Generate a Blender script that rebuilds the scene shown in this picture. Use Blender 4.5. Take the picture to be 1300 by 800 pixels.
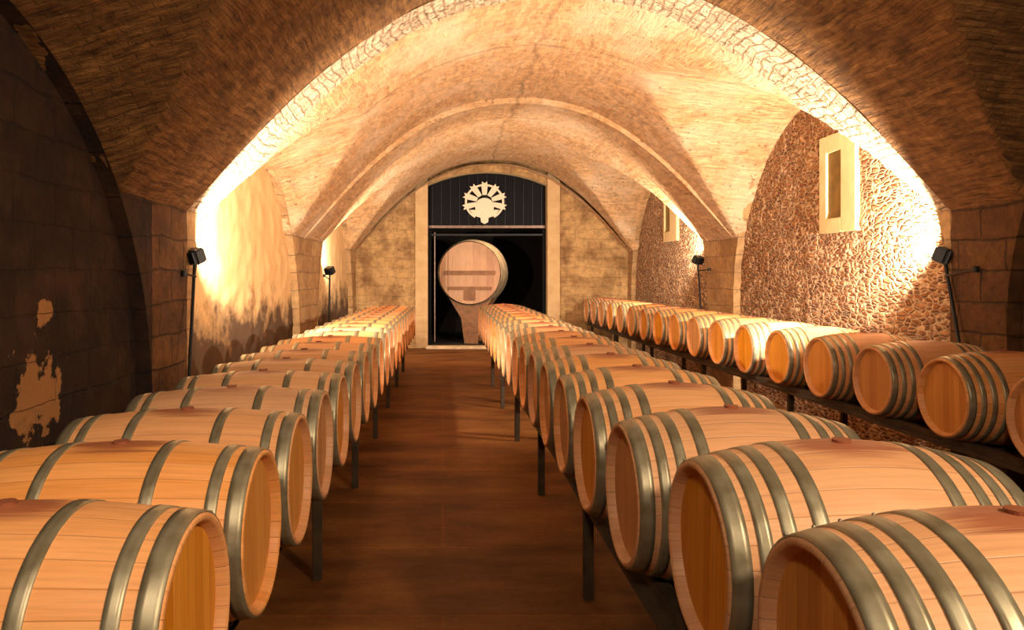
import bpy, bmesh, math, random
from mathutils import Vector, Matrix, noise
import numpy as np
PI = math.pi
random.seed(7)
for o in list(bpy.data.objects): bpy.data.objects.remove(o)
S = bpy.context.scene
COL = S.collection
# ------------------------------------------------------------------ camera, world, exposure, area lights
CAMZ = 2.0; F = 950.0
cam = bpy.data.cameras.new('camera'); cam.sensor_width = 36; cam.sensor_fit = 'HORIZONTAL'
cam.lens = 36 * F / 1300; cam.shift_x = (650 - 562) / 1300; cam.shift_y = -(400 - 350) / 1300
cam.clip_start = 0.05; cam.clip_end = 200
co = bpy.data.objects.new('camera', cam); COL.objects.link(co)
co.location = (0, 0, CAMZ); co.rotation_euler = (PI / 2, 0, 0); S.camera = co
w = bpy.data.worlds.new('world'); S.world = w; w.use_nodes = True
w.node_tree.nodes['Background'].inputs[0].default_value = (1.0, .62, .34, 1)
w.node_tree.nodes['Background'].inputs[1].default_value = .02
S.view_settings.view_transform = 'Standard'; S.view_settings.look = 'None'
S.view_settings.exposure = 0.0; S.view_settings.gamma = 1.0; S.view_settings.use_curve_mapping = False

def light(name, typ, loc, to, power, color=(1, .78, .55), size=.3, cone=None, blend=.6, spread=PI):
    l = bpy.data.lights.new(name, typ); l.energy = power; l.color = color
    if typ == 'AREA': l.shape = 'DISK'; l.size = size; l.spread = spread
    else: l.shadow_soft_size = size
    if cone: l.spot_size = cone; l.spot_blend = blend
    o = bpy.data.objects.new(name, l); COL.objects.link(o); o.location = loc
    o.rotation_euler = (Vector(to) - Vector(loc)).to_track_quat('-Z', 'Y').to_euler()
    return o
# spots: lamps of the bay the camera stands in (behind / above the camera)
light('bay_light', 'SPOT', (-.9, -1.3, 4.4), (1.3, 3.6, .9), 2500, (1, .78, .54), .22, math.radians(88), .7)
light('bay_light', 'SPOT', (2.9, -.9, 4.1), (-.6, 3.4, 1.0), 950, (1, .76, .50), .22, math.radians(80), .7)
light('bay_light', 'AREA', (1.9, 2.4, 3.2), (2.0, 5.6, 5.2), 50, (1, .78, .52), .5)  # unseen fill, added to brighten the near vault
# ------------------------------------------------------------------ node helpers
def mat(name):
    m = bpy.data.materials.new(name); m.use_nodes = True
    nt = m.node_tree; b = nt.nodes['Principled BSDF']
    return m, nt, b
def N(nt, t, **kw):
    n = nt.nodes.new(t)
    for k, v in kw.items():
        if k.startswith('i_'): n.inputs[k[2:].replace('_', ' ')].default_value = v
        else: setattr(n, k, v)
    return n
def L(nt, a, b): nt.links.new(a, b)
def ramp(nt, fac, stops, interp='LINEAR'):
    r = nt.nodes.new('ShaderNodeValToRGB'); r.color_ramp.interpolation = interp
    e = r.color_ramp.elements
    while len(e) > 1: e.remove(e[-1])
    for i, (p, c) in enumerate(stops):
        if i == 0: e[0].position = p; e[0].color = (*c, 1)
        else: x = e.new(p); x.color = (*c, 1)
    L(nt, fac, r.inputs[0]); return r.outputs[0]
def mix(nt, fac, a, b, mode='MIX'):
    n = nt.nodes.new('ShaderNodeMix'); n.data_type = 'RGBA'; n.blend_type = mode
    for s, v in ((0, fac), (6, a), (7, b)):
        if isinstance(v, (int, float)): n.inputs[s].default_value = v
        elif isinstance(v, tuple): n.inputs[s].default_value = (*v, 1)
        else: L(nt, v, n.inputs[s])
    return n.outputs[2]
def math_(nt, op, a, b=None, c=None):
    n = nt.nodes.new('ShaderNodeMath'); n.operation = op
    for i, v in enumerate((a, b, c)):
        if v is None: continue
        if isinstance(v, (int, float)): n.inputs[i].default_value = v
        else: L(nt, v, n.inputs[i])
    return n.outputs[0]
def bump(nt, b, h, strength=.5, dist=.02):
    n = nt.nodes.new('ShaderNodeBump'); n.inputs['Strength'].default_value = strength; n.inputs['Distance'].default_value = dist
    L(nt, h, n.inputs['Height']); L(nt, n.outputs[0], b.inputs['Normal'])
def simple(name, col, rough=.6, metal=0, nscale=0, var=.25):
    m, nt, b = mat(name)
    b.inputs['Roughness'].default_value = rough; b.inputs['Metallic'].default_value = metal
    tc = N(nt, 'ShaderNodeTexCoord'); no = N(nt, 'ShaderNodeTexNoise', i_Scale=nscale or 12.0, i_Detail=4.0)
    L(nt, tc.outputs['Object'], no.inputs['Vector'])
    c = ramp(nt, no.outputs[0], [(.3, tuple(x * (1 - var) for x in col)), (.7, tuple(min(1, x * (1 + var)) for x in col))])
    L(nt, c, b.inputs['Base Color'])
    return m

def masonry(name, c1, c2, cm, bw, bh, mortar=.012, uv=True, bstr=.8, dist=.03, stain=(.3, .2, .12), stain_amt=.5, warp=.06, blotch=1.6, big=.5, streak=0):
    """coursed masonry in metric UVs, with warped courses, mottled stones, stains"""
    m, nt, b = mat(name); b.inputs['Roughness'].default_value = .92
    tc = N(nt, 'ShaderNodeTexCoord')
    nz = N(nt, 'ShaderNodeTexNoise', i_Scale=1.7, i_Detail=3.0); L(nt, tc.outputs['Object'], nz.inputs['Vector'])
    sc = N(nt, 'ShaderNodeVectorMath', operation='SCALE'); sc.inputs['Scale'].default_value = warp * 2
    L(nt, nz.outputs['Color'], sc.inputs[0])
    n2 = N(nt, 'ShaderNodeTexNoise', i_Scale=14.0, i_Detail=2.0); L(nt, tc.outputs['Object'], n2.inputs['Vector'])
    sc2 = N(nt, 'ShaderNodeVectorMath', operation='SCALE'); sc2.inputs['Scale'].default_value = min(.03, bh * .22)
    L(nt, n2.outputs['Color'], sc2.inputs[0])
    ad = N(nt, 'ShaderNodeVectorMath', operation='ADD'); L(nt, tc.outputs['UV'], ad.inputs[0]); L(nt, sc.outputs[0], ad.inputs[1])
    ad2 = N(nt, 'ShaderNodeVectorMath', operation='ADD'); L(nt, ad.outputs[0], ad2.inputs[0]); L(nt, sc2.outputs[0], ad2.inputs[1])
    br = N(nt, 'ShaderNodeTexBrick'); L(nt, ad2.outputs[0], br.inputs['Vector'])
    br.inputs['Scale'].default_value = 1.0; br.inputs['Brick Width'].default_value = bw; br.inputs['Row Height'].default_value = bh
    br.inputs['Mortar Size'].default_value = mortar; br.inputs['Mortar Smooth'].default_value = .6; br.inputs['Bias'].default_value = -.1
    br.inputs['Color1'].default_value = (*c1, 1); br.inputs['Color2'].default_value = (*c2, 1); br.inputs['Mortar'].default_value = (*cm, 1)
    n3 = N(nt, 'ShaderNodeTexNoise', i_Scale=9.0, i_Detail=8.0, i_Roughness=.7); L(nt, tc.outputs['Object'], n3.inputs['Vector'])
    n4 = N(nt, 'ShaderNodeTexNoise', i_Scale=blotch, i_Detail=5.0, i_Roughness=.6); L(nt, tc.outputs['Object'], n4.inputs['Vector'])
    c = mix(nt, .75, br.outputs['Color'], ramp(nt, n3.outputs[0], [(.32, (.45, .42, .4)), (.5, (.85, .83, .8)), (.68, (1.2, 1.15, 1.1))]), 'MULTIPLY')
    if streak:
        mp = N(nt, 'ShaderNodeMapping'); L(nt, ad2.outputs[0], mp.inputs['Vector']); mp.inputs['Scale'].default_value = (3.2, 17, 1)
        n5 = N(nt, 'ShaderNodeTexNoise', i_Scale=1.0, i_Detail=5.0, i_Roughness=.65); L(nt, mp.outputs[0], n5.inputs['Vector'])
        c = mix(nt, streak, c, ramp(nt, n5.outputs[0], [(.33, (.28, .24, .2)), (.47, (.85, .8, .75)), (.62, (1.25, 1.25, 1.2)), (.72, (1.7, 1.7, 1.65))]), 'MULTIPLY')
    st = ramp(nt, n4.outputs[0], [(.45, (0, 0, 0)), (.66, (1, 1, 1))])
    sf = math_(nt, 'MULTIPLY', st, stain_amt)
    c = mix(nt, sf, c, stain)
    L(nt, c, b.inputs['Base Color'])
    h = math_(nt, 'MULTIPLY_ADD', br.outputs['Fac'], -big, n3.outputs[0])
    if streak: h = math_(nt, 'MULTIPLY_ADD', n5.outputs[0], 1.4, h)
    bump(nt, b, h, bstr, dist)
    return m

def rubble(name, cs, cm, scale=6.0, sq=(1, 1, 1.9), dist=.05, joint=(.03, .11), bstr=1.0):
    """random rubble: voronoi stones bedded in pale lime mortar"""
    m, nt, b = mat(name); b.inputs['Roughness'].default_value = .95
    tc = N(nt, 'ShaderNodeTexCoord')
    nz = N(nt, 'ShaderNodeTexNoise', i_Scale=4.0, i_Detail=3.0); L(nt, tc.outputs['Object'], nz.inputs['Vector'])
    mp = N(nt, 'ShaderNodeMapping'); L(nt, tc.outputs['Object'], mp.inputs['Vector']); mp.inputs['Scale'].default_value = sq
    sc = N(nt, 'ShaderNodeVectorMath', operation='SCALE'); sc.inputs['Scale'].default_value = .22; L(nt, nz.outputs['Color'], sc.inputs[0])
    ad = N(nt, 'ShaderNodeVectorMath', operation='ADD'); L(nt, mp.outputs[0], ad.inputs[0]); L(nt, sc.outputs[0], ad.inputs[1])
    ve = N(nt, 'ShaderNodeTexVoronoi', feature='DISTANCE_TO_EDGE', i_Scale=scale); L(nt, ad.outputs[0], ve.inputs['Vector'])
    vc = N(nt, 'ShaderNodeTexVoronoi', feature='F1', i_Scale=scale); L(nt, ad.outputs[0], vc.inputs['Vector'])
    sp = N(nt, 'ShaderNodeSeparateColor'); L(nt, vc.outputs['Color'], sp.inputs[0])
    n3 = N(nt, 'ShaderNodeTexNoise', i_Scale=16.0, i_Detail=6.0, i_Roughness=.7); L(nt, tc.outputs['Object'], n3.inputs['Vector'])
    stones = ramp(nt, sp.outputs[0], [(0, cs[0]), (.35, cs[1]), (.7, cs[2]), (1, cs[3])])
    jn = ramp(nt, ve.outputs[0], [(joint[0], (1, 1, 1)), (joint[1], (0, 0, 0))])
    c = mix(nt, jn, stones, cm)
    c = mix(nt, .7, c, ramp(nt, n3.outputs[0], [(.3, (.5, .48, .46)), (.55, (1, 1, 1)), (.75, (1.15, 1.12, 1.1))]), 'MULTIPLY')
    L(nt, c, b.inputs['Base Color'])
    h = ramp(nt, ve.outputs[0], [(0, (.15,) * 3), (joint[1], (.6,) * 3), (.3, (1,) * 3)])
    h2 = math_(nt, 'MULTIPLY_ADD', n3.outputs[0], .5, h)
    bump(nt, b, h2, bstr, dist)
    return m

def plaster(name, c1, c2, cstain, streak=True):
    m, nt, b = mat(name); b.inputs['Roughness'].default_value = .85
    tc = N(nt, 'ShaderNodeTexCoord')
    mp = N(nt, 'ShaderNodeMapping'); L(nt, tc.outputs['Object'], mp.inputs['Vector']); mp.inputs['Scale'].default_value = (3, 3, .35 if streak else 3)
    n1 = N(nt, 'ShaderNodeTexNoise', i_Scale=1.3, i_Detail=5.0); L(nt, mp.outputs[0], n1.inputs['Vector'])
    n2 = N(nt, 'ShaderNodeTexNoise', i_Scale=2.2, i_Detail=7.0, i_Roughness=.65); L(nt, tc.outputs['Object'], n2.inputs['Vector'])
    c = ramp(nt, n1.outputs[0], [(.35, c1), (.65, c2)])
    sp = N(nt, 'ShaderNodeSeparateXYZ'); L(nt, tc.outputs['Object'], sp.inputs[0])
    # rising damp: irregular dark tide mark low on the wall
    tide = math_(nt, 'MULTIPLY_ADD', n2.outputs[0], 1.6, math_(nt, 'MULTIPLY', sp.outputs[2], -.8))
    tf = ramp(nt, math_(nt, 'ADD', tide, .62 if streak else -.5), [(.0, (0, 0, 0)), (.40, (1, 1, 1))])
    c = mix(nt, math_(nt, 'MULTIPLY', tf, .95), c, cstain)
    L(nt, c, b.inputs['Base Color']); bump(nt, b, n2.outputs[0], .35, .03)
    return m

M = {}
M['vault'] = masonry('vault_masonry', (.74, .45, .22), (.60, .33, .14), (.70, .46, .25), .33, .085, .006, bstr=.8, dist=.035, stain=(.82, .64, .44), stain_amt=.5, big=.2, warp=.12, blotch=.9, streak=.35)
M['vault_near'] = masonry('near_vault_masonry', (.40, .20, .062), (.27, .125, .035), (.27, .13, .04), .24, .06, .006, bstr=1.0, dist=.045, stain=(.13, .058, .018), stain_amt=.55, warp=.05, blotch=2.2, big=.15, streak=.9)  # darker than the lit vault: dimness of the near bay put into the colour
M['voussoir'] = masonry('voussoir', (.82, .66, .47), (.70, .52, .34), (.44, .30, .18), .20, .10, .014, bstr=1, dist=.04, stain=(.5, .35, .22), warp=.14, streak=.5)
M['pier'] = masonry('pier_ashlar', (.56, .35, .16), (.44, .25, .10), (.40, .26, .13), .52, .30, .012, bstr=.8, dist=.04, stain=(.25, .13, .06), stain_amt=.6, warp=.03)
M['pier_near'] = masonry('near_pier_ashlar', (.22, .10, .028), (.15, .062, .018), (.09, .04, .015), .62, .30, .014, bstr=1, dist=.05, stain=(.055, .022, .010), stain_amt=.85, warp=.04, blotch=2.2)  # dark copy of the pier ashlar, with the near bay's shade in its colour
M['endwall'] = masonry('end_wall_ashlar', (.56, .35, .15), (.50, .30, .12), (.50, .32, .15), .5, .26, .006, bstr=.8, dist=.04, stain=(.16, .07, .025), stain_amt=.85, warp=.1, blotch=1.7)
M['rubble'] = rubble('rubble_stone', [(.20, .07, .025), (.38, .15, .05), (.52, .25, .10), (.30, .11, .035)], (.78, .54, .32), scale=9.5, sq=(1, .8, 2.0), joint=(.02, .17), dist=.06)
M['dark_wall'] = masonry('dark_wall_masonry', (.032, .013, .008), (.018, .008, .006), (.015, .008, .007), .5, .3, .012, bstr=.9, dist=.04, stain=(.07, .028, .010), stain_amt=.8, warp=.05, blotch=2.4)  # near-black masonry for the left wall nearest the camera
# pits, and cracks along the ridges of the lit vault
def add_pits(m, thr, cracks):
    nt = m.node_tree; b = nt.nodes['Principled BSDF']; c = b.inputs['Base Color'].links[0].from_socket
    tc = N(nt, 'ShaderNodeTexCoord')
    n1 = N(nt, 'ShaderNodeTexNoise', i_Scale=15.0, i_Detail=3.0, i_Roughness=.6); L(nt, tc.outputs['Object'], n1.inputs['Vector'])
    n2 = N(nt, 'ShaderNodeTexNoise', i_Scale=.8, i_Detail=2.0); L(nt, tc.outputs['Object'], n2.inputs['Vector'])
    f = ramp(nt, math_(nt, 'MULTIPLY_ADD', n2.outputs[0], .25, n1.outputs[0]), [(thr, (0,) * 3), (thr + .035, (1,) * 3)])
    c = mix(nt, math_(nt, 'MULTIPLY', f, .75), c, (.16, .09, .045))
    if cracks:
        sp = N(nt, 'ShaderNodeSeparateXYZ'); L(nt, tc.outputs['Object'], sp.inputs[0])
        n3 = N(nt, 'ShaderNodeTexNoise', i_Scale=1.1, i_Detail=6.0, i_Roughness=.7); L(nt, tc.outputs['Object'], n3.inputs['Vector'])
        n4 = N(nt, 'ShaderNodeTexNoise', i_Scale=3.5, i_Detail=2.0); L(nt, tc.outputs['Object'], n4.inputs['Vector'])
        for ax, pos, off in ((0, 1.30, .5), (1, 10.15, .3)):
            d = math_(nt, 'ABSOLUTE', math_(nt, 'SUBTRACT', math_(nt, 'MULTIPLY_ADD', n3.outputs[0], off, sp.outputs[ax]), pos + off * .5))
            g = ramp(nt, math_(nt, 'ADD', d, math_(nt, 'MULTIPLY', n4.outputs[0], .05)), [(.02, (1,) * 3), (.075, (0,) * 3)])
            c = mix(nt, math_(nt, 'MULTIPLY', g, .6), c, (.22, .12, .06))
    L(nt, c, b.inputs['Base Color'])
add_pits(M['vault'], .77, True); add_pits(M['voussoir'], .72, False)
# remnant of bare plaster on the near-black wall
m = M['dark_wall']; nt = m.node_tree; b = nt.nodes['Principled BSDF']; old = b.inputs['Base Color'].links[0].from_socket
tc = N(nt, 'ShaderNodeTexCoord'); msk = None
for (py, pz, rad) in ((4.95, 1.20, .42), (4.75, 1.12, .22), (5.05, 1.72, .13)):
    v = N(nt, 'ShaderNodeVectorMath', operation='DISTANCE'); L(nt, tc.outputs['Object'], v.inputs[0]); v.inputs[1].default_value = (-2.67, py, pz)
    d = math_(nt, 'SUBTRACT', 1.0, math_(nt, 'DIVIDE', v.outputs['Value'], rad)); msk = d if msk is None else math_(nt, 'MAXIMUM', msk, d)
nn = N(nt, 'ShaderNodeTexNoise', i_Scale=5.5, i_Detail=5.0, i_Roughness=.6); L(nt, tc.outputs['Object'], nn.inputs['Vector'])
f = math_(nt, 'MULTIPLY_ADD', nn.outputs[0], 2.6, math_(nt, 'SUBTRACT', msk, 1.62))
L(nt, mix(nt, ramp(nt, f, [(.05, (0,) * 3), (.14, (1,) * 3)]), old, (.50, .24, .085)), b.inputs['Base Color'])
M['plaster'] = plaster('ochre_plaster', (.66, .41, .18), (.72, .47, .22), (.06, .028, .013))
M['frame_plaster'] = plaster('window_plaster', (.74, .55, .28), (.80, .62, .34), (.6, .42, .2), False)
M['jamb'] = plaster('jamb_stone', (.62, .42, .21), (.54, .34, .16), (.4, .24, .11), False)
M['shutter'] = simple('ochre_shutter', (.20, .12, .025), .7, 0, 6)
M['rack'] = simple('dark_rack_timber', (.055, .032, .015), .8, 0, 9, .4)
M['black'] = simple('black_iron', (.012, .011, .014), .45, .6)
M['door_black'] = simple('black_painted_door', (.0035, .003, .005), .55, 0)
M['door_black'].node_tree.nodes['Principled BSDF'].inputs['Specular IOR Level'].default_value = .12
M['lamp_black'] = simple('black_lamp_housing', (.008, .008, .009), .5, .3)
M['emblem'] = simple('cream_gilt_emblem', (.80, .70, .52), .45, 0, 30, .1)
M['brass'] = simple('dull_frame_edge', (.20, .13, .10), .4, .5)
M['step'] = simple('worn_pale_stone_step', (.62, .45, .26), .7, 0, 8)
M['bung'] = simple('wine_red_bung', (.30, .09, .04), .6)
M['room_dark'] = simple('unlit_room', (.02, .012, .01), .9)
M['foudre_bar'] = simple('dark_cask_bar', (.30, .13, .05), .6, 0, 8)
M['foudre_side'] = simple('old_oak_staves', (.62, .46, .28), .6, 0, 5)

# floor
m, nt, b = mat('earth_floor')
tc = N(nt, 'ShaderNodeTexCoord')
mp = N(nt, 'ShaderNodeMapping'); L(nt, tc.outputs['Object'], mp.inputs['Vector']); mp.inputs['Scale'].default_value = (.6, 1.6, 1)
n1 = N(nt, 'ShaderNodeTexNoise', i_Scale=1.4, i_Detail=6.0, i_Roughness=.6); L(nt, mp.outputs[0], n1.inputs['Vector'])
n2 = N(nt, 'ShaderNodeTexNoise', i_Scale=22.0, i_Detail=4.0); L(nt, tc.outputs['Object'], n2.inputs['Vector'])
wv = N(nt, 'ShaderNodeTexBrick'); L(nt, tc.outputs['Object'], wv.inputs['Vector'])
wv.inputs['Brick Width'].default_value = 2.6; wv.inputs['Row Height'].default_value = 1.1; wv.inputs['Scale'].default_value = 1; wv.inputs['Mortar Size'].default_value = .012
wv.inputs['Color1'].default_value = (1, 1, 1, 1); wv.inputs['Color2'].default_value = (.86, .84, .82, 1); wv.inputs['Mortar'].default_value = (1.2, 1.1, .95, 1)
c = ramp(nt, n1.outputs[0], [(.3, (.08, .022, .004)), (.5, (.20, .072, .014)), (.7, (.30, .125, .028))])
c = mix(nt, 1.0, c, wv.outputs['Color'], 'MULTIPLY')
c = mix(nt, .35, c, ramp(nt, n2.outputs[0], [(.3, (.6,) * 3), (.7, (1.2,) * 3)]), 'MULTIPLY')
L(nt, c, b.inputs['Base Color']); b.inputs['Roughness'].default_value = .62; b.inputs['Specular IOR Level'].default_value = .3
bump(nt, b, n2.outputs[0], .2, .01); M['floor'] = m

# oak staves; UV.x = stave number, UV.y = metres along barrel from the middle
def oak(name, cols, stain=True):
    m, nt, b = mat(name)
    tc = N(nt, 'ShaderNodeTexCoord'); oi = N(nt, 'ShaderNodeObjectInfo')
    sp = N(nt, 'ShaderNodeSeparateXYZ'); L(nt, tc.outputs['UV'], sp.inputs[0])
    fl = math_(nt, 'FLOOR', sp.outputs[0]); fr = math_(nt, 'FRACT', sp.outputs[0])
    cb = N(nt, 'ShaderNodeCombineXYZ'); L(nt, fl, cb.inputs[0]); L(nt, math_(nt, 'MULTIPLY', oi.outputs['Random'], 77), cb.inputs[1])
    wn = N(nt, 'ShaderNodeTexWhiteNoise', noise_dimensions='2D'); L(nt, cb.outputs[0], wn.inputs['Vector'])
    c = ramp(nt, wn.outputs['Value'], [(0, cols[0]), (.5, cols[1]), (1, cols[2])])
    mp = N(nt, 'ShaderNodeCombineXYZ'); L(nt, math_(nt, 'MULTIPLY', sp.outputs[0], 3.0), mp.inputs[0]); L(nt, math_(nt, 'MULTIPLY', sp.outputs[1], 1.6), mp.inputs[1]); L(nt, math_(nt, 'MULTIPLY', oi.outputs['Random'], 31), mp.inputs[2])
    gr = N(nt, 'ShaderNodeTexNoise', i_Scale=2.2, i_Detail=6.0, i_Roughness=.6); L(nt, mp.outputs[0], gr.inputs['Vector'])
    c = mix(nt, .55, c, ramp(nt, gr.outputs[0], [(.3, (.72, .66, .6)), (.55, (1, 1, 1)), (.75, (1.08, 1.05, 1.02))]), 'MULTIPLY')
    d = math_(nt, 'ABSOLUTE', math_(nt, 'SUBTRACT', fr, .5))
    seam = ramp(nt, d, [(.465, (0,) * 3), (.5, (1,) * 3)])
    c = mix(nt, math_(nt, 'MULTIPLY', seam, .28), c, (.20, .09, .035))
    hv = N(nt, 'ShaderNodeHueSaturation'); L(nt, c, hv.inputs['Color'])
    L(nt, math_(nt, 'MULTIPLY_ADD', oi.outputs['Random'], .22, .88), hv.inputs['Value'])
    L(nt, math_(nt, 'MULTIPLY_ADD', oi.outputs['Random'], .2, .9), hv.inputs['Saturation'])
    c = hv.outputs[0]
    if stain:
        # wine spilt round the bung hole (stave 0 is on top)
        dx = math_(nt, 'MULTIPLY', sp.outputs[0], .078); dy = math_(nt, 'MULTIPLY', sp.outputs[1], .55)
        r = math_(nt, 'SQRT', math_(nt, 'ADD', math_(nt, 'MULTIPLY', dx, dx), math_(nt, 'MULTIPLY', dy, dy)))
        g2 = N(nt, 'ShaderNodeTexNoise', i_Scale=1.3, i_Detail=4.0); L(nt, mp.outputs[0], g2.inputs['Vector'])
        r2 = math_(nt, 'MULTIPLY_ADD', g2.outputs[0], -.14, r)
        sf = ramp(nt, r2, [(.0, (1,) * 3), (.055, (0,) * 3)])
        c = mix(nt, math_(nt, 'MULTIPLY', sf, .8), c, (.30, .075, .035))
    L(nt, c, b.inputs['Base Color']); b.inputs['Roughness'].default_value = .5
    hh = math_(nt, 'MULTIPLY_ADD', seam, -1.0, math_(nt, 'MULTIPLY', gr.outputs[0], .25))
    bump(nt, b, hh, .5, .004)
    return m
M['oak'] = oak('new_oak_staves', [(.78, .38, .165), (.84, .43, .20), (.72, .33, .13)])
M['oak_head'] = oak('oak_head_boards', [(.66, .28, .06), (.72, .33, .085), (.56, .22, .045)], False)
M['foudre'] = oak('foudre_head_boards', [(.70, .34, .15), (.76, .40, .18), (.62, .28, .12)], False)
m, nt, b = mat('galvanised_hoop')
tc = N(nt, 'ShaderNodeTexCoord'); n1 = N(nt, 'ShaderNodeTexNoise', i_Scale=14.0, i_Detail=5.0); L(nt, tc.outputs['Object'], n1.inputs['Vector'])
L(nt, ramp(nt, n1.outputs[0], [(.3, (.25, .21, .13)), (.7, (.38, .34, .24))]), b.inputs['Base Color'])
b.inputs['Metallic'].default_value = .5; L(nt, ramp(nt, n1.outputs[0], [(.3, (.32,) * 3), (.7, (.5,) * 3)]), b.inputs['Roughness']); M['hoop'] = m

# ------------------------------------------------------------------ mesh helpers
def obj(name, bm_or_me, material, parent=None, smooth=False):
    if isinstance(bm_or_me, bmesh.types.BMesh):
        me = bpy.data.meshes.new(name); bmesh.ops.recalc_face_normals(bm_or_me, faces=bm_or_me.faces[:]) if bm_or_me.faces else None
        bm_or_me.to_mesh(me); bm_or_me.free()
    else: me = bm_or_me
    if smooth:
        for p in me.polygons: p.use_smooth = True
    if material: me.materials.append(material)
    o = bpy.data.objects.new(name, me); COL.objects.link(o)
    if parent: o.parent = parent
    return o
def tag(o, label=None, cat=None, group=None, kind=None):
    if label: o['label'] = label
    if cat: o['category'] = cat
    if group: o['group'] = group
    if kind: o['kind'] = kind
    return o
def empty(name, loc=(0, 0, 0), rot=(0, 0, 0)):
    o = bpy.data.objects.new(name, None); COL.objects.link(o); o.location = loc; o.rotation_euler = rot; o.empty_display_size = .1
    return o
def box(bm, c, s, bev=0, rot=None):
    r = bmesh.ops.create_cube(bm, size=1); vs = r['verts']
    bmesh.ops.scale(bm, vec=s, verts=vs)
    if bev:
        es = list({e for v in vs for e in v.link_edges})
        r2 = bmesh.ops.bevel(bm, geom=es, offset=bev, segments=2, affect='EDGES'); vs = list({v for f in r2['faces'] for v in f.verts} | {v for v in vs if v.is_valid})
    if rot: bmesh.ops.rotate(bm, cent=(0, 0, 0), matrix=rot, verts=vs)
    bmesh.ops.translate(bm, vec=c, verts=vs); return vs
def tube(bm, a, b, r, n=12, r2=None):
    a = Vector(a); b = Vector(b); d = b - a
    q = d.to_track_quat('Z', 'Y').to_matrix().to_4x4()
    bmesh.ops.create_cone(bm, cap_ends=True, segments=n, radius1=r, radius2=r if r2 is None else r2, depth=d.length, matrix=Matrix.Translation((a + b) / 2) @ q)
def grid_mesh(P, UV=None, flip=False):
    """P[i][j] -> Vector; UV[i][j] -> (u,v) ; returns mesh"""
    ni, nj = len(P), len(P[0])
    vs = [p for row in P for p in row]; fs = []; 
    for i in range(ni - 1):
        for j in range(nj - 1):
            f = (i * nj + j, (i + 1) * nj + j, (i + 1) * nj + j + 1, i * nj + j + 1)
            fs.append(f[::-1] if flip else f)
    me = bpy.data.meshes.new('grid'); me.from_pydata([tuple(v) for v in vs], [], fs)
    if UV:
        flat = [u for row in UV for u in row]; ul = me.uv_layers.new(name='UVMap')
        for l in me.loops: ul.data[l.index].uv = flat[l.vertex_index]
    me.update(); return me

# ------------------------------------------------------------------ the vaulted hall
Y0, Y1 = -2.6, 20.6
SPR = .65                                       # springing of the main vault above eye level
def XL(y): return -2.57 + .17 * min(max((y - 7.5) / 6.9, 0), 1)
XR = 5.10
prof = [(0, 3.03), (.8, 2.94), (1.54, 2.68), (2.1, 2.33), (2.5, 2.02), (2.9, 1.65), (3.3, 1.23), (3.6, .90), (3.83, SPR)]
px_, pz_ = np.array([p[0] for p in prof]), np.array([p[1] for p in prof])
slopes = np.gradient(pz_, px_); slopes[0] = 0
def main_p(t):                                  # t = |offset|/halfspan in 0..1
    x = min(abs(t), 1) * 3.83
    k = int(np.searchsorted(px_, x, side='right') - 1); k = min(max(k, 0), len(px_) - 2)
    h = px_[k + 1] - px_[k]; s = (x - px_[k]) / h
    return float((2*s**3-3*s**2+1)*pz_[k] + (s**3-2*s**2+s)*h*slopes[k] + (-2*s**3+3*s**2)*pz_[k+1] + (s**3-s**2)*h*slopes[k+1])
# bays: (near, far) on the left wall and on the right wall
BAYS = [((.7, 6.6), (.7, 6.75)), ((7.5, 12.75), (7.5, 13.1)), ((14.3, 19.9), (14.4, 20.2))]
def lerp(a, b, t): return a + (b - a) * t
def cross(x, y, k):
    xl = XL(y); t = min(max((x - xl) / (XR - xl), 0), 1)
    a = lerp(BAYS[k][0][0], BAYS[k][1][0], t); b = lerp(BAYS[k][0][1], BAYS[k][1][1], t)
    u = (y - (a + b) / 2) / ((b - a) / 2)
    if abs(u) >= 1: return -9
    s = lerp(-1.22, -.0, min(t * 2, 1)) if t < .5 else lerp(-.0, -.47, t * 2 - 1)
    return s + 2.95 * math.sqrt(1 - u * u)
def in_bay(y):
    for k, (l, r) in enumerate(BAYS):
        if min(l[0], r[0]) - 1e-6 < y < max(l[1], r[1]) + 1e-6: return k
    return None
def rough(p, a=.012, s=2.2):
    return a * noise.fractal(Vector((p[0] * s, p[1] * s, p[2] * s)), .8, 2.1, 4)
def vault_z(x, y, k):
    xl = XL(y); c = (xl + XR) / 2; hs = (XR - xl) / 2
    z = main_p((x - c) / hs)
    if k is not None:
        z = max(z + (.09 if k else 0) * max(0, 1 - abs((x - c) / hs) ** 6), cross(x, y, k))
    return z
NX = 150
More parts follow.
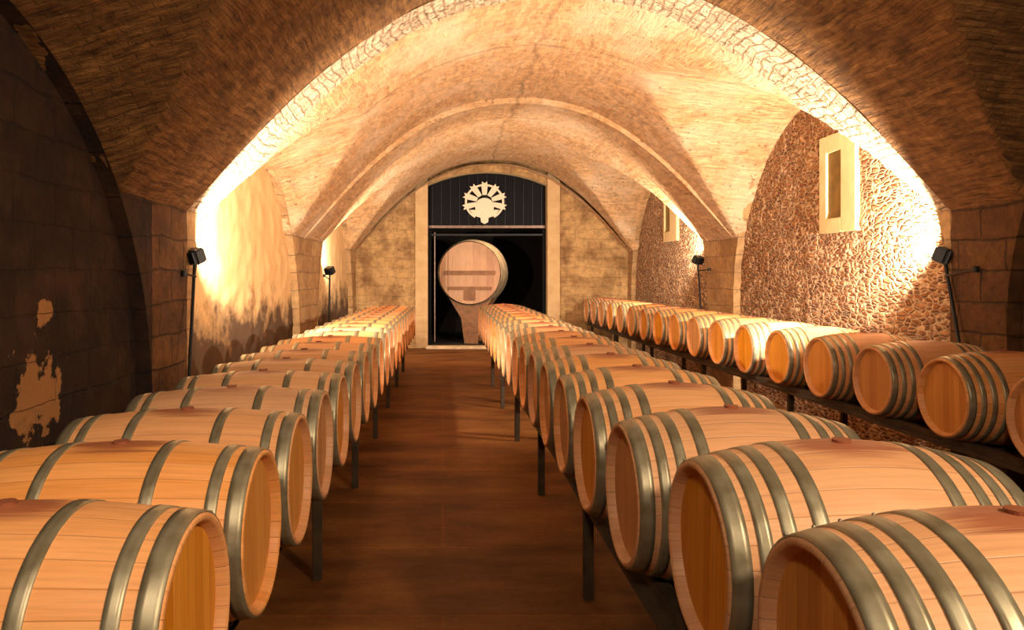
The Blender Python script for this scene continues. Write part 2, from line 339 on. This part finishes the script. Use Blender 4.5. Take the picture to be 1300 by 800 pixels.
def vault_strip(name, ya, yb, k, m, kind_extra=None, step=.06):
    n = max(2, int(round((yb - ya) / step))); ys = [ya + (yb - ya) * i / n for i in range(n + 1)]
    P = []; dom = []
    for y in ys:
        yy = min(max(y, ya + 1e-4), yb - 1e-4)
        xl = XL(y) - .16; xr = XR + .16; row = []
        for j in range(NX + 1):
            s = j / NX; x = xl + (xr - xl) * (.5 - .5 * math.cos(PI * (s * .8 + .1)) / math.cos(PI * .1))
            z = vault_z(x, yy, k)
            z += rough((x, y, z), .014) if 0 < j < NX else 0
            row.append(Vector((x, y, CAMZ + z)))
        P.append(row)
    me = grid_mesh(P)
    ul = me.uv_layers.new(name='UVMap')
    for p in me.polygons:
        nx, ny = abs(p.normal.x), abs(p.normal.y)
        crossy = k is not None and ny > .12 and (ny > nx or nx < .1)
        for li in p.loop_indices:
            v = me.vertices[me.loops[li].vertex_index].co
            if k is not None and cross(p.center.x, p.center.y, k) > main_p((p.center.x - 1.27) / 3.8) + .05:
                mid = (BAYS[k][0][0] + BAYS[k][0][1]) / 2
                u = max(-1, min(1, (v.y - mid) / 2.8)); ul.data[li].uv = (v.x, math.asin(u) * 2.8)
            else:
                xl = XL(v.y); t = max(-1, min(1, (v.x - (xl + XR) / 2) / 4.3)); ul.data[li].uv = (v.y, math.asin(t) * 4.3)
    o = obj(name, me, m, None, True); tag(o, kind='structure'); return o
eps = 1e-3
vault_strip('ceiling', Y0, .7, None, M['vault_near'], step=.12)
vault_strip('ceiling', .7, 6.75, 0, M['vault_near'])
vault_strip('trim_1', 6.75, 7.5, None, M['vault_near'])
vault_strip('trim_8', 7.5, 8.4, 1, M['voussoir'])
vault_strip('ceiling', 8.4, 13.1, 1, M['vault'])
vault_strip('trim_2', 13.1, 14.35, None, M['vault'])
vault_strip('ceiling', 14.35, 20.2, 2, M['vault'])
vault_strip('trim_3', 20.2, Y1, None, M['vault'])
# step faces where the bands stand below the bays
def step_face(name, y, k, m, up=.0):
    P = [[], []]; U = [[], []]
    xl = XL(y)
    for j in range(121):
        s = j / 120; x = xl + (XR - xl) * s
        z0 = vault_z(x, y, None) - .01; c = (xl + XR) / 2
        z1 = max(z0, main_p((x - c) / ((XR - xl) / 2)) + .12)
        P[0].append(Vector((x, y, CAMZ + z0))); P[1].append(Vector((x, y, CAMZ + z1)))
        for q, z in ((0, z0), (1, z1)): U[q].append((math.asin(max(-1, min(1, (x - c) / 4.3))) * 4.3, z))
    tag(obj(name, grid_mesh(P, U), m), kind='structure')
for y in (7.5, 13.1, 14.35): step_face('trim_4', y, None, M['vault'])

def side_wall(name, side):
    """piers and lunette walls of one side; the lunette wall is set back a hand's breadth"""
    REC = .12
    X = (lambda y: XL(y)) if side < 0 else (lambda y: XR)
    si = 0 if side < 0 else 1
    sg = -1 if side < 0 else 1
    def panel(nm, ys, zlo, zhi, xo, m, nz=40):
        P = []; U = []
        for y in ys:
            a, b2 = zlo(y), zhi(y); row = []; ur = []
            for j in range(nz + 1):
                z = a + (b2 - a) * j / nz; x = X(y) + sg * xo
                x += -sg * abs(rough((x, y, z), .03, 2.6)) * (1 if xo else .7)
                row.append(Vector((x, y, z))); ur.append((y, z))
            P.append(row); U.append(ur)
        return tag(obj(nm, grid_mesh(P, U, side > 0), m, None, True), kind='structure')
    rng = lambda a, b, st=.08: [a + (b - a) * i / max(2, int((b - a) / st)) for i in range(max(2, int((b - a) / st)) + 1)]
    segs = []; last = Y0
    for k, b in enumerate(BAYS):
        a, e = b[si]
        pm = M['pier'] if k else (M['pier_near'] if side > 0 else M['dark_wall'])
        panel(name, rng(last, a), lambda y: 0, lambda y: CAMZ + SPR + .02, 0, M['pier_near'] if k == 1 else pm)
        curve = lambda y, k=k: max(CAMZ + cross(X(y), y, k), 0.02)
        ys = [ (a + e) / 2 + (e - a) / 2 * math.sin(PI * (-.5 + i / 90)) for i in range(91)]
        ys[0] += 1e-3; ys[-1] -= 1e-3
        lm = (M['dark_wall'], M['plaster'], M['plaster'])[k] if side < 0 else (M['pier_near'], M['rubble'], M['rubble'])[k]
        panel(name, ys, lambda y: 0, curve, REC, lm, 60)
        # spandrel of pier masonry between the lunette curve and the springing
        top = lambda y, c=curve: max(CAMZ + SPR + .02, c(y))
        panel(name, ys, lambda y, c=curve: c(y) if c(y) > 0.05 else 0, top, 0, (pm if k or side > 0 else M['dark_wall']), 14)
        P = []; U = []
        for y in ys:
            z = curve(y); P.append([Vector((X(y) - sg * .012, y, z)), Vector((X(y) + sg * REC, y, z))]); U.append([(0, z), (REC, z)])
        for yy in (ys[0], ys[-1]):
            z1 = curve(yy)
            if z1 > .1:
                nz = 24; Q = [[Vector((X(yy) - sg * .012, yy, z1 * i / nz)), Vector((X(yy) + sg * REC, yy, z1 * i / nz))] for i in range(nz + 1)]
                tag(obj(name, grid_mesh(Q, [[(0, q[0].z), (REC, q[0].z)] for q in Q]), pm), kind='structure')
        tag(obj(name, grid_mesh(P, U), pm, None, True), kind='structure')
        last = e
    panel(name, rng(last, Y1 + .02), lambda y: 0, lambda y: CAMZ + SPR + .02, 0, M['pier'])
side_wall('wall_left', -1); side_wall('wall_right', 1)

# floor, back wall
bm = bmesh.new(); box(bm, ((XL(0) + XR) / 2, (Y0 + Y1) / 2, -.1), (XR - XL(0) + 1.2, Y1 - Y0 + .6, .2))
tag(obj('floor', bm, M['floor']), kind='structure')
bm = bmesh.new(); box(bm, (1.27, Y0 - .1, 2.6), (9, .2, 5.6)); tag(obj('wall_back', bm, M['vault_near']), kind='structure')
# end wall with the tall segmental-arched doorway
DX0, DX1, DZS, DZC = -.41, 2.88, CAMZ + 2.50, CAMZ + 2.86
def door_top(x):
    c = (DX0 + DX1) / 2; hw = (DX1 - DX0) / 2; r = DZC - DZS; R = (hw * hw + r * r) / (2 * r)
    return DZC - R + math.sqrt(R * R - (x - c) ** 2)
def end_panel(x0, x1, zlo, n=30, nz=40):
    P = []; U = []
    for i in range(n + 1):
        x = lerp(x0, x1, i / n); a = zlo(x); row = []; ur = []
        for j in range(nz + 1):
            z = lerp(a, 5.4, j / nz); y = Y1 + .02 - abs(rough((x, 3, z), .03, 2.5)) * (0 if (i in (0, n)) else 1)
            row.append(Vector((x, y, z))); ur.append((x, z))
        P.append(row); U.append(ur)
    tag(obj('wall_end', grid_mesh(P, U), M['endwall'], None, True), kind='structure')
end_panel(XL(Y1) - .3, DX0, lambda x: 0); end_panel(DX0, DX1, door_top); end_panel(DX1, XR + .3, lambda x: 0)
# pale dressed jambs and reveals of the doorway
for s, x in ((-1, DX0), (1, DX1)):
    bm = bmesh.new()
    for i in range(11):
        wd = .34
        box(bm, (x + s * wd / 2, Y1 - .02 + .25, .23 + i * .45 - (0 if i < 10 else .07)), (wd, .56, .448 if i < 10 else .308), .004)
    tag(obj('trim_5', bm, M['jamb']), kind='structure')
P = [[], []]
for i in range(31):
    x = lerp(DX0, DX1, i / 30); P[0].append(Vector((x, Y1, door_top(x)))); P[1].append(Vector((x, Y1 + .6, door_top(x))))
tag(obj('trim_6', grid_mesh(P), M['frame_plaster']), kind='structure')
bm = bmesh.new(); box(bm, ((DX0 + DX1) / 2, Y1 - .12, .04), (DX1 - DX0 + .1, .3, .09), .015); tag(obj('trim_7', bm, M['step']), kind='structure')

# ---- doorway: black fanlight with emblem, transom, frame (door_1)
door = empty('door_1', ((DX0 + DX1) / 2, Y1 + .3, 0)); tag(door, kind='structure')
dc = (DX0 + DX1) / 2; TZ = CAMZ + 1.36
def arch_plate(bm, x0, x1, z0, topf, y0, y1, n=24):
    f = []; bk = []
    for i in range(n + 1):
        x = lerp(x0, x1, i / n); f.append(bm.verts.new((x - dc, y0, topf(x)))); bk.append(bm.verts.new((x - dc, y1, topf(x))))
    fb = [bm.verts.new((x0 - dc, y0, z0)), bm.verts.new((x1 - dc, y0, z0))]; bb = [bm.verts.new((x0 - dc, y1, z0)), bm.verts.new((x1 - dc, y1, z0))]
    bm.faces.new([fb[0], fb[1]] + f[::-1]); bm.faces.new([bb[1], bb[0]] + bk)
    for i in range(n): bm.faces.new([f[i], f[i + 1], bk[i + 1], bk[i]])
    bm.faces.new([fb[0], f[0], bk[0], bb[0]]); bm.faces.new([fb[1], bb[1], bk[-1], f[-1]]); bm.faces.new([fb[0], bb[0], bb[1], fb[1]])
bm = bmesh.new(); arch_plate(bm, DX0 + .02, DX1 - .02, TZ, lambda x: door_top(x) - .01, 0, .05); obj('fanlight_panel', bm, M['door_black'], door)
for i in range(13):
    x = lerp(DX0 + .12, DX1 - .12, i / 12); bm = bmesh.new(); box(bm, (x - dc, -.02, (TZ + door_top(x)) / 2), (.025, .025, door_top(x) - TZ - .06)); obj('fanlight_bar', bm, M['black'], door)
bm = bmesh.new(); box(bm, (0, -.02, TZ), (DX1 - DX0, .12, .07), .01); o = obj('transom', bm, M['brass'], door)
bm = bmesh.new(); box(bm, (0, -.0, TZ - .22), (DX1 - DX0, .08, .05), .01); o = obj('transom', bm, M['black'], door)
for s in (-1, 1):
    bm = bmesh.new(); box(bm, (s * ((DX1 - DX0) / 2 - .05), 0, TZ / 2 + .02), (.09, .1, TZ), .01); obj('door_frame', bm, M['door_black'], door)
bm = bmesh.new(); box(bm, (-(DX1 - DX0) / 2 + .19, .02, TZ / 2), (.03, .05, TZ - .3), .005); obj('door_edge_strip', bm, M['brass'], door)
# emblem: radiate crest of cream metal
em = bmesh.new()
def plate(bm, pts, y0, y1):
    a = [bm.verts.new((p[0], y0, p[1])) for p in pts]; b_ = [bm.verts.new((p[0], y1, p[1])) for p in pts]
    bm.faces.new(a); bm.faces.new(b_[::-1]); n = len(pts)
    for i in range(n): bm.faces.new([a[i], b_[i], b_[(i + 1) % n], a[(i + 1) % n]])
plate(em, [(.27 * math.cos(a) , -.20 + .27 * math.sin(a)) for a in [i * 2 * PI / 28 for i in range(28)]], -.03, .02)
for i in range(7):
    a = math.radians(-15 + i * 35); ca, sa = math.cos(a), math.sin(a); w_ = .06
    pts = [(.22 * ca - w_ * sa, .22 * sa + w_ * ca), (.22 * ca + w_ * sa, .22 * sa - w_ * ca), (.46 * ca + .085 * sa, .46 * sa - .085 * ca), (.64 * ca + .07 * sa, .64 * sa - .07 * ca), (.58 * ca, .58 * sa), (.64 * ca - .07 * sa, .64 * sa + .07 * ca), (.46 * ca - .085 * sa, .46 * sa + .085 * ca)]
    plate(em, [(x, z - .06) for x, z in pts], -.05, .0)
ring = [(.56 * math.cos(i * PI / 18), .56 * math.sin(i * PI / 18) - .06) for i in range(-6, 25)]; rin = [(.50 * math.cos(i * PI / 18), .50 * math.sin(i * PI / 18) - .06) for i in range(-6, 25)]
for i in range(len(ring) - 1): plate(em, [ring[i], ring[i + 1], rin[i + 1], rin[i]], -.035, -.005)
plate(em, [(-.42, -.30), (-.30, -.48), (0, -.58), (.30, -.48), (.42, -.30)], -.04, 0)
plate(em, [(-.12, -.50), (.12, -.50), (.10, -.68), (0, -.74), (-.10, -.68)], -.045, 0)
e = obj('emblem', em, M['emblem']); e.location = (dc - .06, Y1 + .24, CAMZ + 2.13); e.parent = door; e.scale = (.98, 1, .90); e.location = (-.07, -.05, CAMZ + 2.10)
e['label'] = 'cream radiate crest on black fanlight'

# room behind the doorway
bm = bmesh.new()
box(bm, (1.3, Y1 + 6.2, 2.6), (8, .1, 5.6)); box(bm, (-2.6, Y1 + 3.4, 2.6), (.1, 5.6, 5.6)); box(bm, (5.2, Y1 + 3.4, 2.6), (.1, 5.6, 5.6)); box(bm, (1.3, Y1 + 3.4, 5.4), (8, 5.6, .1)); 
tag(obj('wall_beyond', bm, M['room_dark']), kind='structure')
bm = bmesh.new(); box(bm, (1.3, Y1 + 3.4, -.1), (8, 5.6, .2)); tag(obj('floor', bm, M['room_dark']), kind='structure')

# windows of the right wall
def window(nm, yc, zc, wd, ht, sw, sh, off):
    r = empty(nm, (XR + .125, yc, zc)); tag(r, kind='structure')
    bm = bmesh.new(); d = .07
    y0, y1, z0, z1 = -wd / 2, wd / 2, -ht / 2, ht / 2; a0, a1 = off - sw / 2, off + sw / 2; b0, b1 = -sh / 2 - .02, sh / 2 - .02
    box(bm, (-d / 2, (y0 + a0) / 2, 0), (d, a0 - y0, ht), .01); box(bm, (-d / 2, (y1 + a1) / 2, 0), (d, y1 - a1, ht), .01)
    box(bm, (-d / 2, off, (b1 + z1) / 2), (d, sw, z1 - b1), .004); box(bm, (-d / 2, off, (b0 + z0) / 2), (d, sw, b0 - z0), .004)
    obj('window_frame', bm, M['frame_plaster'], r)
    bm = bmesh.new(); box(bm, (-.02, off, -.02), (.05, sw + .04, sh + .04)); p = obj('shutter', bm, M['shutter'], r)
window('window_1', 9.80, CAMZ + 1.22, .90, 1.30, .36, .88, .08)
window('window_2', 17.0, CAMZ + 1.45, 1.0, 1.35, .38, .85, .2)

# ------------------------------------------------------------------ barrels
NST = 28
def barrel_r(x, Lh, rh, rb):
    return rb - (rb - rh) * (abs(x) / Lh) ** 1.9
def make_barrel(Lh, rh, rb, hoops):
    """axis along X, centred on the barrel middle"""
    root = empty('wine_barrel')
    # staves: shell with wall thickness, open rims (chime) at both ends
    xs = [-Lh + 2 * Lh * i / 28 for i in range(29)]
    ringn = NST * 3; P = []; U = []
    def angle(j): return 2 * PI * (j / ringn)
    prof_ = [(-Lh + .055, rh - .034), (-Lh + .008, rh - .024), (-Lh, rh - .016), (-Lh + .003, rh - .002)] + [(x, barrel_r(x, Lh, rh, rb)) for x in xs[1:-1]] + [(Lh - .003, rh - .002), (Lh, rh - .016), (Lh - .008, rh - .024), (Lh - .055, rh - .034)]
    for (x, r) in prof_:
        row = []; ur = []
        for j in range(ringn + 1):
            a = angle(j); row.append(Vector((x, r * math.sin(a), r * math.cos(a))))
            s = (j / 3 + .5); s = s if s < NST / 2 + .5 else s - NST
            ur.append((s - .5 + .5, x))
        P.append(row); U.append(ur)
    me = grid_mesh(P)
    ul = me.uv_layers.new(name='UVMap'); nj = ringn + 1
    for p in me.polygons:
        js = [me.loops[l].vertex_index % nj for l in p.loop_indices]; jm = min(js)
        for l in p.loop_indices:
            vi = me.loops[l].vertex_index; j = vi % nj
            s = j / 3; s = s - NST if jm >= ringn // 2 else s
            ul.data[l].uv = (s - .0, P[vi // nj][j].x)
    bm = bmesh.new(); bm.from_mesh(me); bmesh.ops.remove_doubles(bm, verts=bm.verts[:], dist=1e-5); bmesh.ops.recalc_face_normals(bm, faces=bm.faces[:])
    bm.to_mesh(me); bm.free()
    obj('staves', me, M['oak'], root, True)
    for s in (-1, 1):
        bm = bmesh.new(); uvl = bm.loops.layers.uv.new('UVMap'); r = rh - .028; nb = 9
        # boards: vertical strips clipped to the circle
        edges = [-r + 2 * r * i / nb for i in range(nb + 1)]
        for bnum in range(nb):
            y0, y1 = edges[bnum], edges[bnum + 1]; pts = []
            seg = 6
            up = [(lerp(y0, y1, i / seg)) for i in range(seg + 1)]
            pts = [(y, math.sqrt(max(0, r * r - y * y))) for y in up] + [(y, -math.sqrt(max(0, r * r - y * y))) for y in up[::-1]]
            pu = []
            for q in pts:
                if not pu or (abs(q[0] - pu[-1][0]) + abs(q[1] - pu[-1][1])) > 1e-5: pu.append(q)
            if abs(pu[0][0] - pu[-1][0]) + abs(pu[0][1] - pu[-1][1]) < 1e-5: pu.pop()
            vv = [bm.verts.new((s * (Lh - .040), q[0], q[1])) for q in pu]
            f = bm.faces.new(vv)
            if (f.normal.x if f.normal.length else 0) * s < 0: f.normal_flip()
            for lp in f.loops: lp[uvl].uv = (bnum + (lp.vert.co.y - y0) / (y1 - y0) * .998 + .001 + 40, lp.vert.co.z)
        me = bpy.data.meshes.new('head'); bm.normal_update()
        for f in bm.faces:
            if f.normal.x * s < 0: f.normal_flip()
        bm.to_mesh(me); bm.free(); obj('head', me, M['oak_head'], root)
    for (hx, hw) in hoops:
        P = []
        secs = [(-hw / 2, .0), (-hw / 2, .0042), (-hw / 6, .0045), (hw / 6, .0045), (hw / 2, .0042), (hw / 2, .0)]
        for (dx, dr) in secs:
            x = hx + dx; r = barrel_r(x, Lh, rh, rb) + dr - (.0 if dr else .002)
            P.append([Vector((x, r * math.sin(2 * PI * j / 72), r * math.cos(2 * PI * j / 72))) for j in range(73)])
        me = grid_mesh(P); bm = bmesh.new(); bm.from_mesh(me); bmesh.ops.remove_doubles(bm, verts=bm.verts[:], dist=1e-5)
        # rivet head
        rr = barrel_r(hx, Lh, rh, rb) + .004
        for q in (-.3, .3):
            bmesh.ops.create_uvsphere(bm, u_segments=8, v_segments=5, radius=.006, matrix=Matrix.Translation((hx + q * hw, rr * math.sin(.55), rr * math.cos(.55))))
        obj('hoop', bm, M['hoop'], root, True)
    bm = bmesh.new(); tube(bm, (0, 0, rb - .01), (0, 0, rb + .009), .027, 20, .029); obj('bung', bm, M['bung'], root)
    return root
def copy_tree(o, parent=None):
    c = o.copy(); COL.objects.link(c); c.parent = parent
    for ch in o.children: copy_tree(ch, c)
    return c
def hoopset(Lh, pos, wide):
    r = []
    for d, wd in zip(pos, wide): r += [(-(Lh - d), wd), (Lh - d, wd)]
    return r
def ordinal(i):
    return ['nearest', 'second', 'third', 'fourth', 'fifth', 'sixth', 'seventh', 'eighth', 'ninth', 'tenth', 'eleventh', 'twelfth', 'thirteenth', 'fourteenth', 'fifteenth', 'sixteenth', 'seventeenth', 'eighteenth', 'nineteenth', 'twentieth', 'twenty-first', 'twenty-second'][i]
rows = [
  dict(n='left', L=.53, rh=.293, rb=.335, hoops=hoopset(.53, (.035, .115, .335), (.058, .042, .044)), z=CAMZ - .96, tilt=-.02,
       pos=[(-.66, 2.04), (-.665, 2.80), (-.66, 3.51), (-.655, 4.21)] + [(-.65 + .005 * i, 4.93 + .71 * i) for i in range(16)], side=-1,
       where='in the row left of the aisle', g='wine barrels in the row left of the aisle'),
  dict(n='middle', L=.475, rh=.293, rb=.366, hoops=hoopset(.475, (.035, .105, .175, .265), (.055, .040, .040, .044)), z=CAMZ - .925, tilt=0,
       pos=[(.835, 1.70, .02), (.82, 2.44, .02), (.75, 3.17), (.73, 3.90)] + [(.725, 4.63 + .735 * i) for i in range(15)], side=1,
       where='in the row right of the aisle', g='wine barrels in the row right of the aisle'),
  dict(n='right', L=.475, rh=.297, rb=.355, hoops=hoopset(.475, (.035, .105, .175, .255), (.045, .034, .034, .036)), z=CAMZ - .93, tilt=0,
       pos=[(3.8, 4.76 + .945 * i) for i in range(17)], side=1,
       where='in the row along the right wall', g='wine barrels in the row along the right wall'),
]
for R in rows:
    proto = make_barrel(R['L'], R['rh'], R['rb'], R['hoops'])
    for i, (x, y, *up) in enumerate(R['pos']):
        b_ = proto if i == 0 else copy_tree(proto)
        b_.location = (x + R['side'] * R['L'], y, R['z'] + (up[0] if up else 0)); b_.rotation_euler = (random.uniform(-.05, .05), R['tilt'], random.uniform(-.012, .012))
        tag(b_, ('nearest pale oak wine barrel ' if i == 0 else '%s pale oak wine barrel from the camera ' % ordinal(i)) + (R['where']) if i < len(R['pos']) - 1 else 'farthest pale oak wine barrel ' + R['where'], 'barrel', R['g'])
    # rack under the row
    ya, yb = R['pos'][0][1] - .45, R['pos'][-1][1] + .4
    xa, xb = R['pos'][-1][0], R['pos'][-1][0]
    rk = empty('barrel_rack', (R['pos'][3][0] + R['side'] * R['L'], (ya + yb) / 2, 0))
    tag(rk, 'long dark timber rack on posts carrying the barrels ' + R['where'], 'rack', 'barrel racks')
    bm = bmesh.new(); zb = R['z'] - R['rb'] - .03
    for q in range(5): box(bm, (-.32 + q * .16, 0, zb), (.15, yb - ya - .02, .03), .004)  # boards added to cast shade on the space under the barrels
    obj('shade_boards', bm, M['rack'], rk)
    for s in (-1, 1):
        off = s * (R['L'] - .17); rr = barrel_r(R['L'] - .17, R['L'], R['rh'], R['rb'])
        zt = R['z'] - rr + .005 + (s * R['tilt'] * -.3)
        bm = bmesh.new(); box(bm, (off, 0, zt - .045), (.07, yb - ya, .09), .008); obj('rail', bm, M['rack'], rk)
        for i, (x, y, *up) in enumerate(R['pos']):
            if i % 3 != 1: continue
            bm = bmesh.new(); box(bm, (off, y - (ya + yb) / 2, (zt - .09) / 2), (.06, .06, zt - .09), .006); obj('post', bm, M['rack'], rk)

# ------------------------------------------------------------------ floodlights on leaning poles by the piers
def flood(head, foot, arm_to, aim, power, label, s=1.0, size=.16):
    h = Vector(head); f = Vector(foot)
    r = empty('floodlight', f); tag(r, label, 'lamp', 'black floodlights by the piers')
    d = (Vector(aim) - h).normalized(); q = d.to_track_quat('-Z', 'Y').to_matrix()
    hl = h - f
    bm = bmesh.new(); vs = box(bm, (0, 0, .03), (.19 * s, .15 * s, .13 * s), .015)
    for i in range(5): box(bm, ((-.07 + i * .035) * s, 0, .03 + .075 * s), (.008, .13 * s, .03 * s))
    bmesh.ops.rotate(bm, cent=(0, 0, 0), matrix=q, verts=bm.verts[:]); bmesh.ops.translate(bm, vec=hl, verts=bm.verts[:]); obj('lamp_housing', bm, M['lamp_black'], r)
    bm = bmesh.new(); tube(bm, hl - d * .03, (0, 0, 0.01), .017 * s, 10); obj('pole', bm, M['lamp_black'], r)
    bm = bmesh.new(); a = Vector(arm_to) - f; k = hl * .9; tube(bm, a, k, .010 * s, 8); tube(bm, a + Vector((0, 0, -.03)), a + Vector((0, 0, .03)), .025, 10); obj('bracket_arm', bm, M['lamp_black'], r)
    bm = bmesh.new(); tube(bm, (0, 0, 0), (0, 0, .02), .09, 16); obj('foot_plate', bm, M['lamp_black'], r)
    light('flood_beam', 'SPOT', h + d * .13, aim, power, (1, .84, .66), .05, math.radians(150), .5)
    return r
def aimed(h, dx, el):
    a = math.radians(el); return (h[0] + dx, h[1] + math.cos(a) * 3, h[2] + math.sin(a) * 3)
h = (-2.50, 7.62, CAMZ + .21); flood(h, (-2.34, 6.75, 0), (-2.54, 7.35, CAMZ + .02), aimed(h, 1.6, 26), 1100, 'black floodlight on a leaning pole at the near left pier')
h = (5.06, 7.60, CAMZ + .22); flood(h, (4.93, 6.80, 0), (5.06, 7.1, CAMZ + .06), aimed(h, -1.6, 25), 1850, 'black floodlight on a leaning pole at the near right pier')
h = (-2.26, 15.1, CAMZ + .12); flood(h, (-2.22, 14.5, 0), (-2.36, 14.9, CAMZ + .0), aimed(h, 1.5, 32), 620, 'black floodlight on a leaning pole at the far left pier')
h = (4.92, 14.5, CAMZ + .32); flood(h, (4.88, 13.9, 0), (5.06, 14.2, CAMZ + .12), aimed(h, -1.5, 32), 650, 'black floodlight on a leaning pole at the far right pier')

# ------------------------------------------------------------------ the big cask in the room beyond
fd = empty('giant_cask', (.92, Y1 + 1.9, 0), (0, 0, math.radians(-12))); tag(fd, 'giant round oak cask seen through the black doorway', 'cask')
ZC = CAMZ + .08; RF = .93
P = []
for i in range(15):
    y = -.7 + 1.6 * i / 14; r = RF + .07 * (1 - ((y - .1) / .8) ** 2)
    P.append([Vector((r * math.sin(2 * PI * j / 96), y, ZC + r * math.cos(2 * PI * j / 96))) for j in range(97)])
me = grid_mesh(P); obj('staves', me, M['foudre_side'], fd, True)
bm = bmesh.new(); uvl = bm.loops.layers.uv.new('UVMap'); r = RF - .02
for k in range(9):
    x0, x1 = -r + 2 * r * k / 9, -r + 2 * r * (k + 1) / 9; up = [lerp(x0, x1, i / 6) for i in range(7)]
    pts = [(x, math.sqrt(max(0, r * r - x * x))) for x in up] + [(x, -math.sqrt(max(0, r * r - x * x))) for x in up[::-1]]
    pu = []
    for q in pts:
        if not pu or abs(q[0] - pu[-1][0]) + abs(q[1] - pu[-1][1]) > 1e-5: pu.append(q)
    if abs(pu[0][0] - pu[-1][0]) + abs(pu[0][1] - pu[-1][1]) < 1e-5: pu.pop()
    f = bm.faces.new([bm.verts.new((q[0], -.64, ZC + q[1])) for q in pu])
    for lp in f.loops: lp[uvl].uv = (k + (lp.vert.co.x - x0) / (x1 - x0) * .998 + 40, lp.vert.co.z)
me = bpy.data.meshes.new('head'); bm.to_mesh(me); bm.free(); obj('head', me, M['foudre'], fd)
bm = bmesh.new(); box(bm, (0, -.68, ZC), (1.5, .05, .13), .01); box(bm, (0, -.68, ZC - .45), (1.3, .05, .1), .01); obj('cross_bar', bm, M['foudre_bar'], fd)
bm = bmesh.new(); box(bm, (0, -.67, ZC - .66), (.34, .06, .3), .02); obj('hatch', bm, M['foudre_bar'], fd)
for y in (-.55, -.2, .35, .8):
    P = []
    for dx, dr in ((-.03, 0), (-.03, .008), (.03, .008), (.03, 0)):
        r = RF + .07 * (1 - ((y - .1) / .8) ** 2) + dr
        P.append([Vector((r * math.sin(2 * PI * j / 72), y + dx, ZC + r * math.cos(2 * PI * j / 72))) for j in range(73)])
    obj('hoop', grid_mesh(P), M['hoop'], fd, True)
for y in (-.4, .6):
    bm = bmesh.new()
    pts = [(-.18, 0), (.22, 0), (.28, .75), (.62, 1.30)] + [((RF + .03) * math.sin(a), ZC - (RF + .03) * math.cos(a)) for a in [(.75 - 1.5 * i / 12) for i in range(13)]] + [(-.62, 1.30), (-.28, .75)]
    a_ = [bm.verts.new((p[0], y - .1, p[1])) for p in pts]; b_ = [bm.verts.new((p[0], y + .1, p[1])) for p in pts]
    bm.faces.new(a_); bm.faces.new(b_[::-1])
    for i in range(len(pts)): bm.faces.new([a_[i], b_[i], b_[(i + 1) % len(pts)], a_[(i + 1) % len(pts)]])
    obj('cradle', bm, M['foudre_bar'], fd)
light('cask_fill', 'SPOT', (2.3, Y1 + .6, CAMZ + 2.1), (.8, Y1 + 1.7, CAMZ + .0), 260, (1, .70, .44), .1, math.radians(60), .5)  # unseen fill added behind the doorway to light the cask
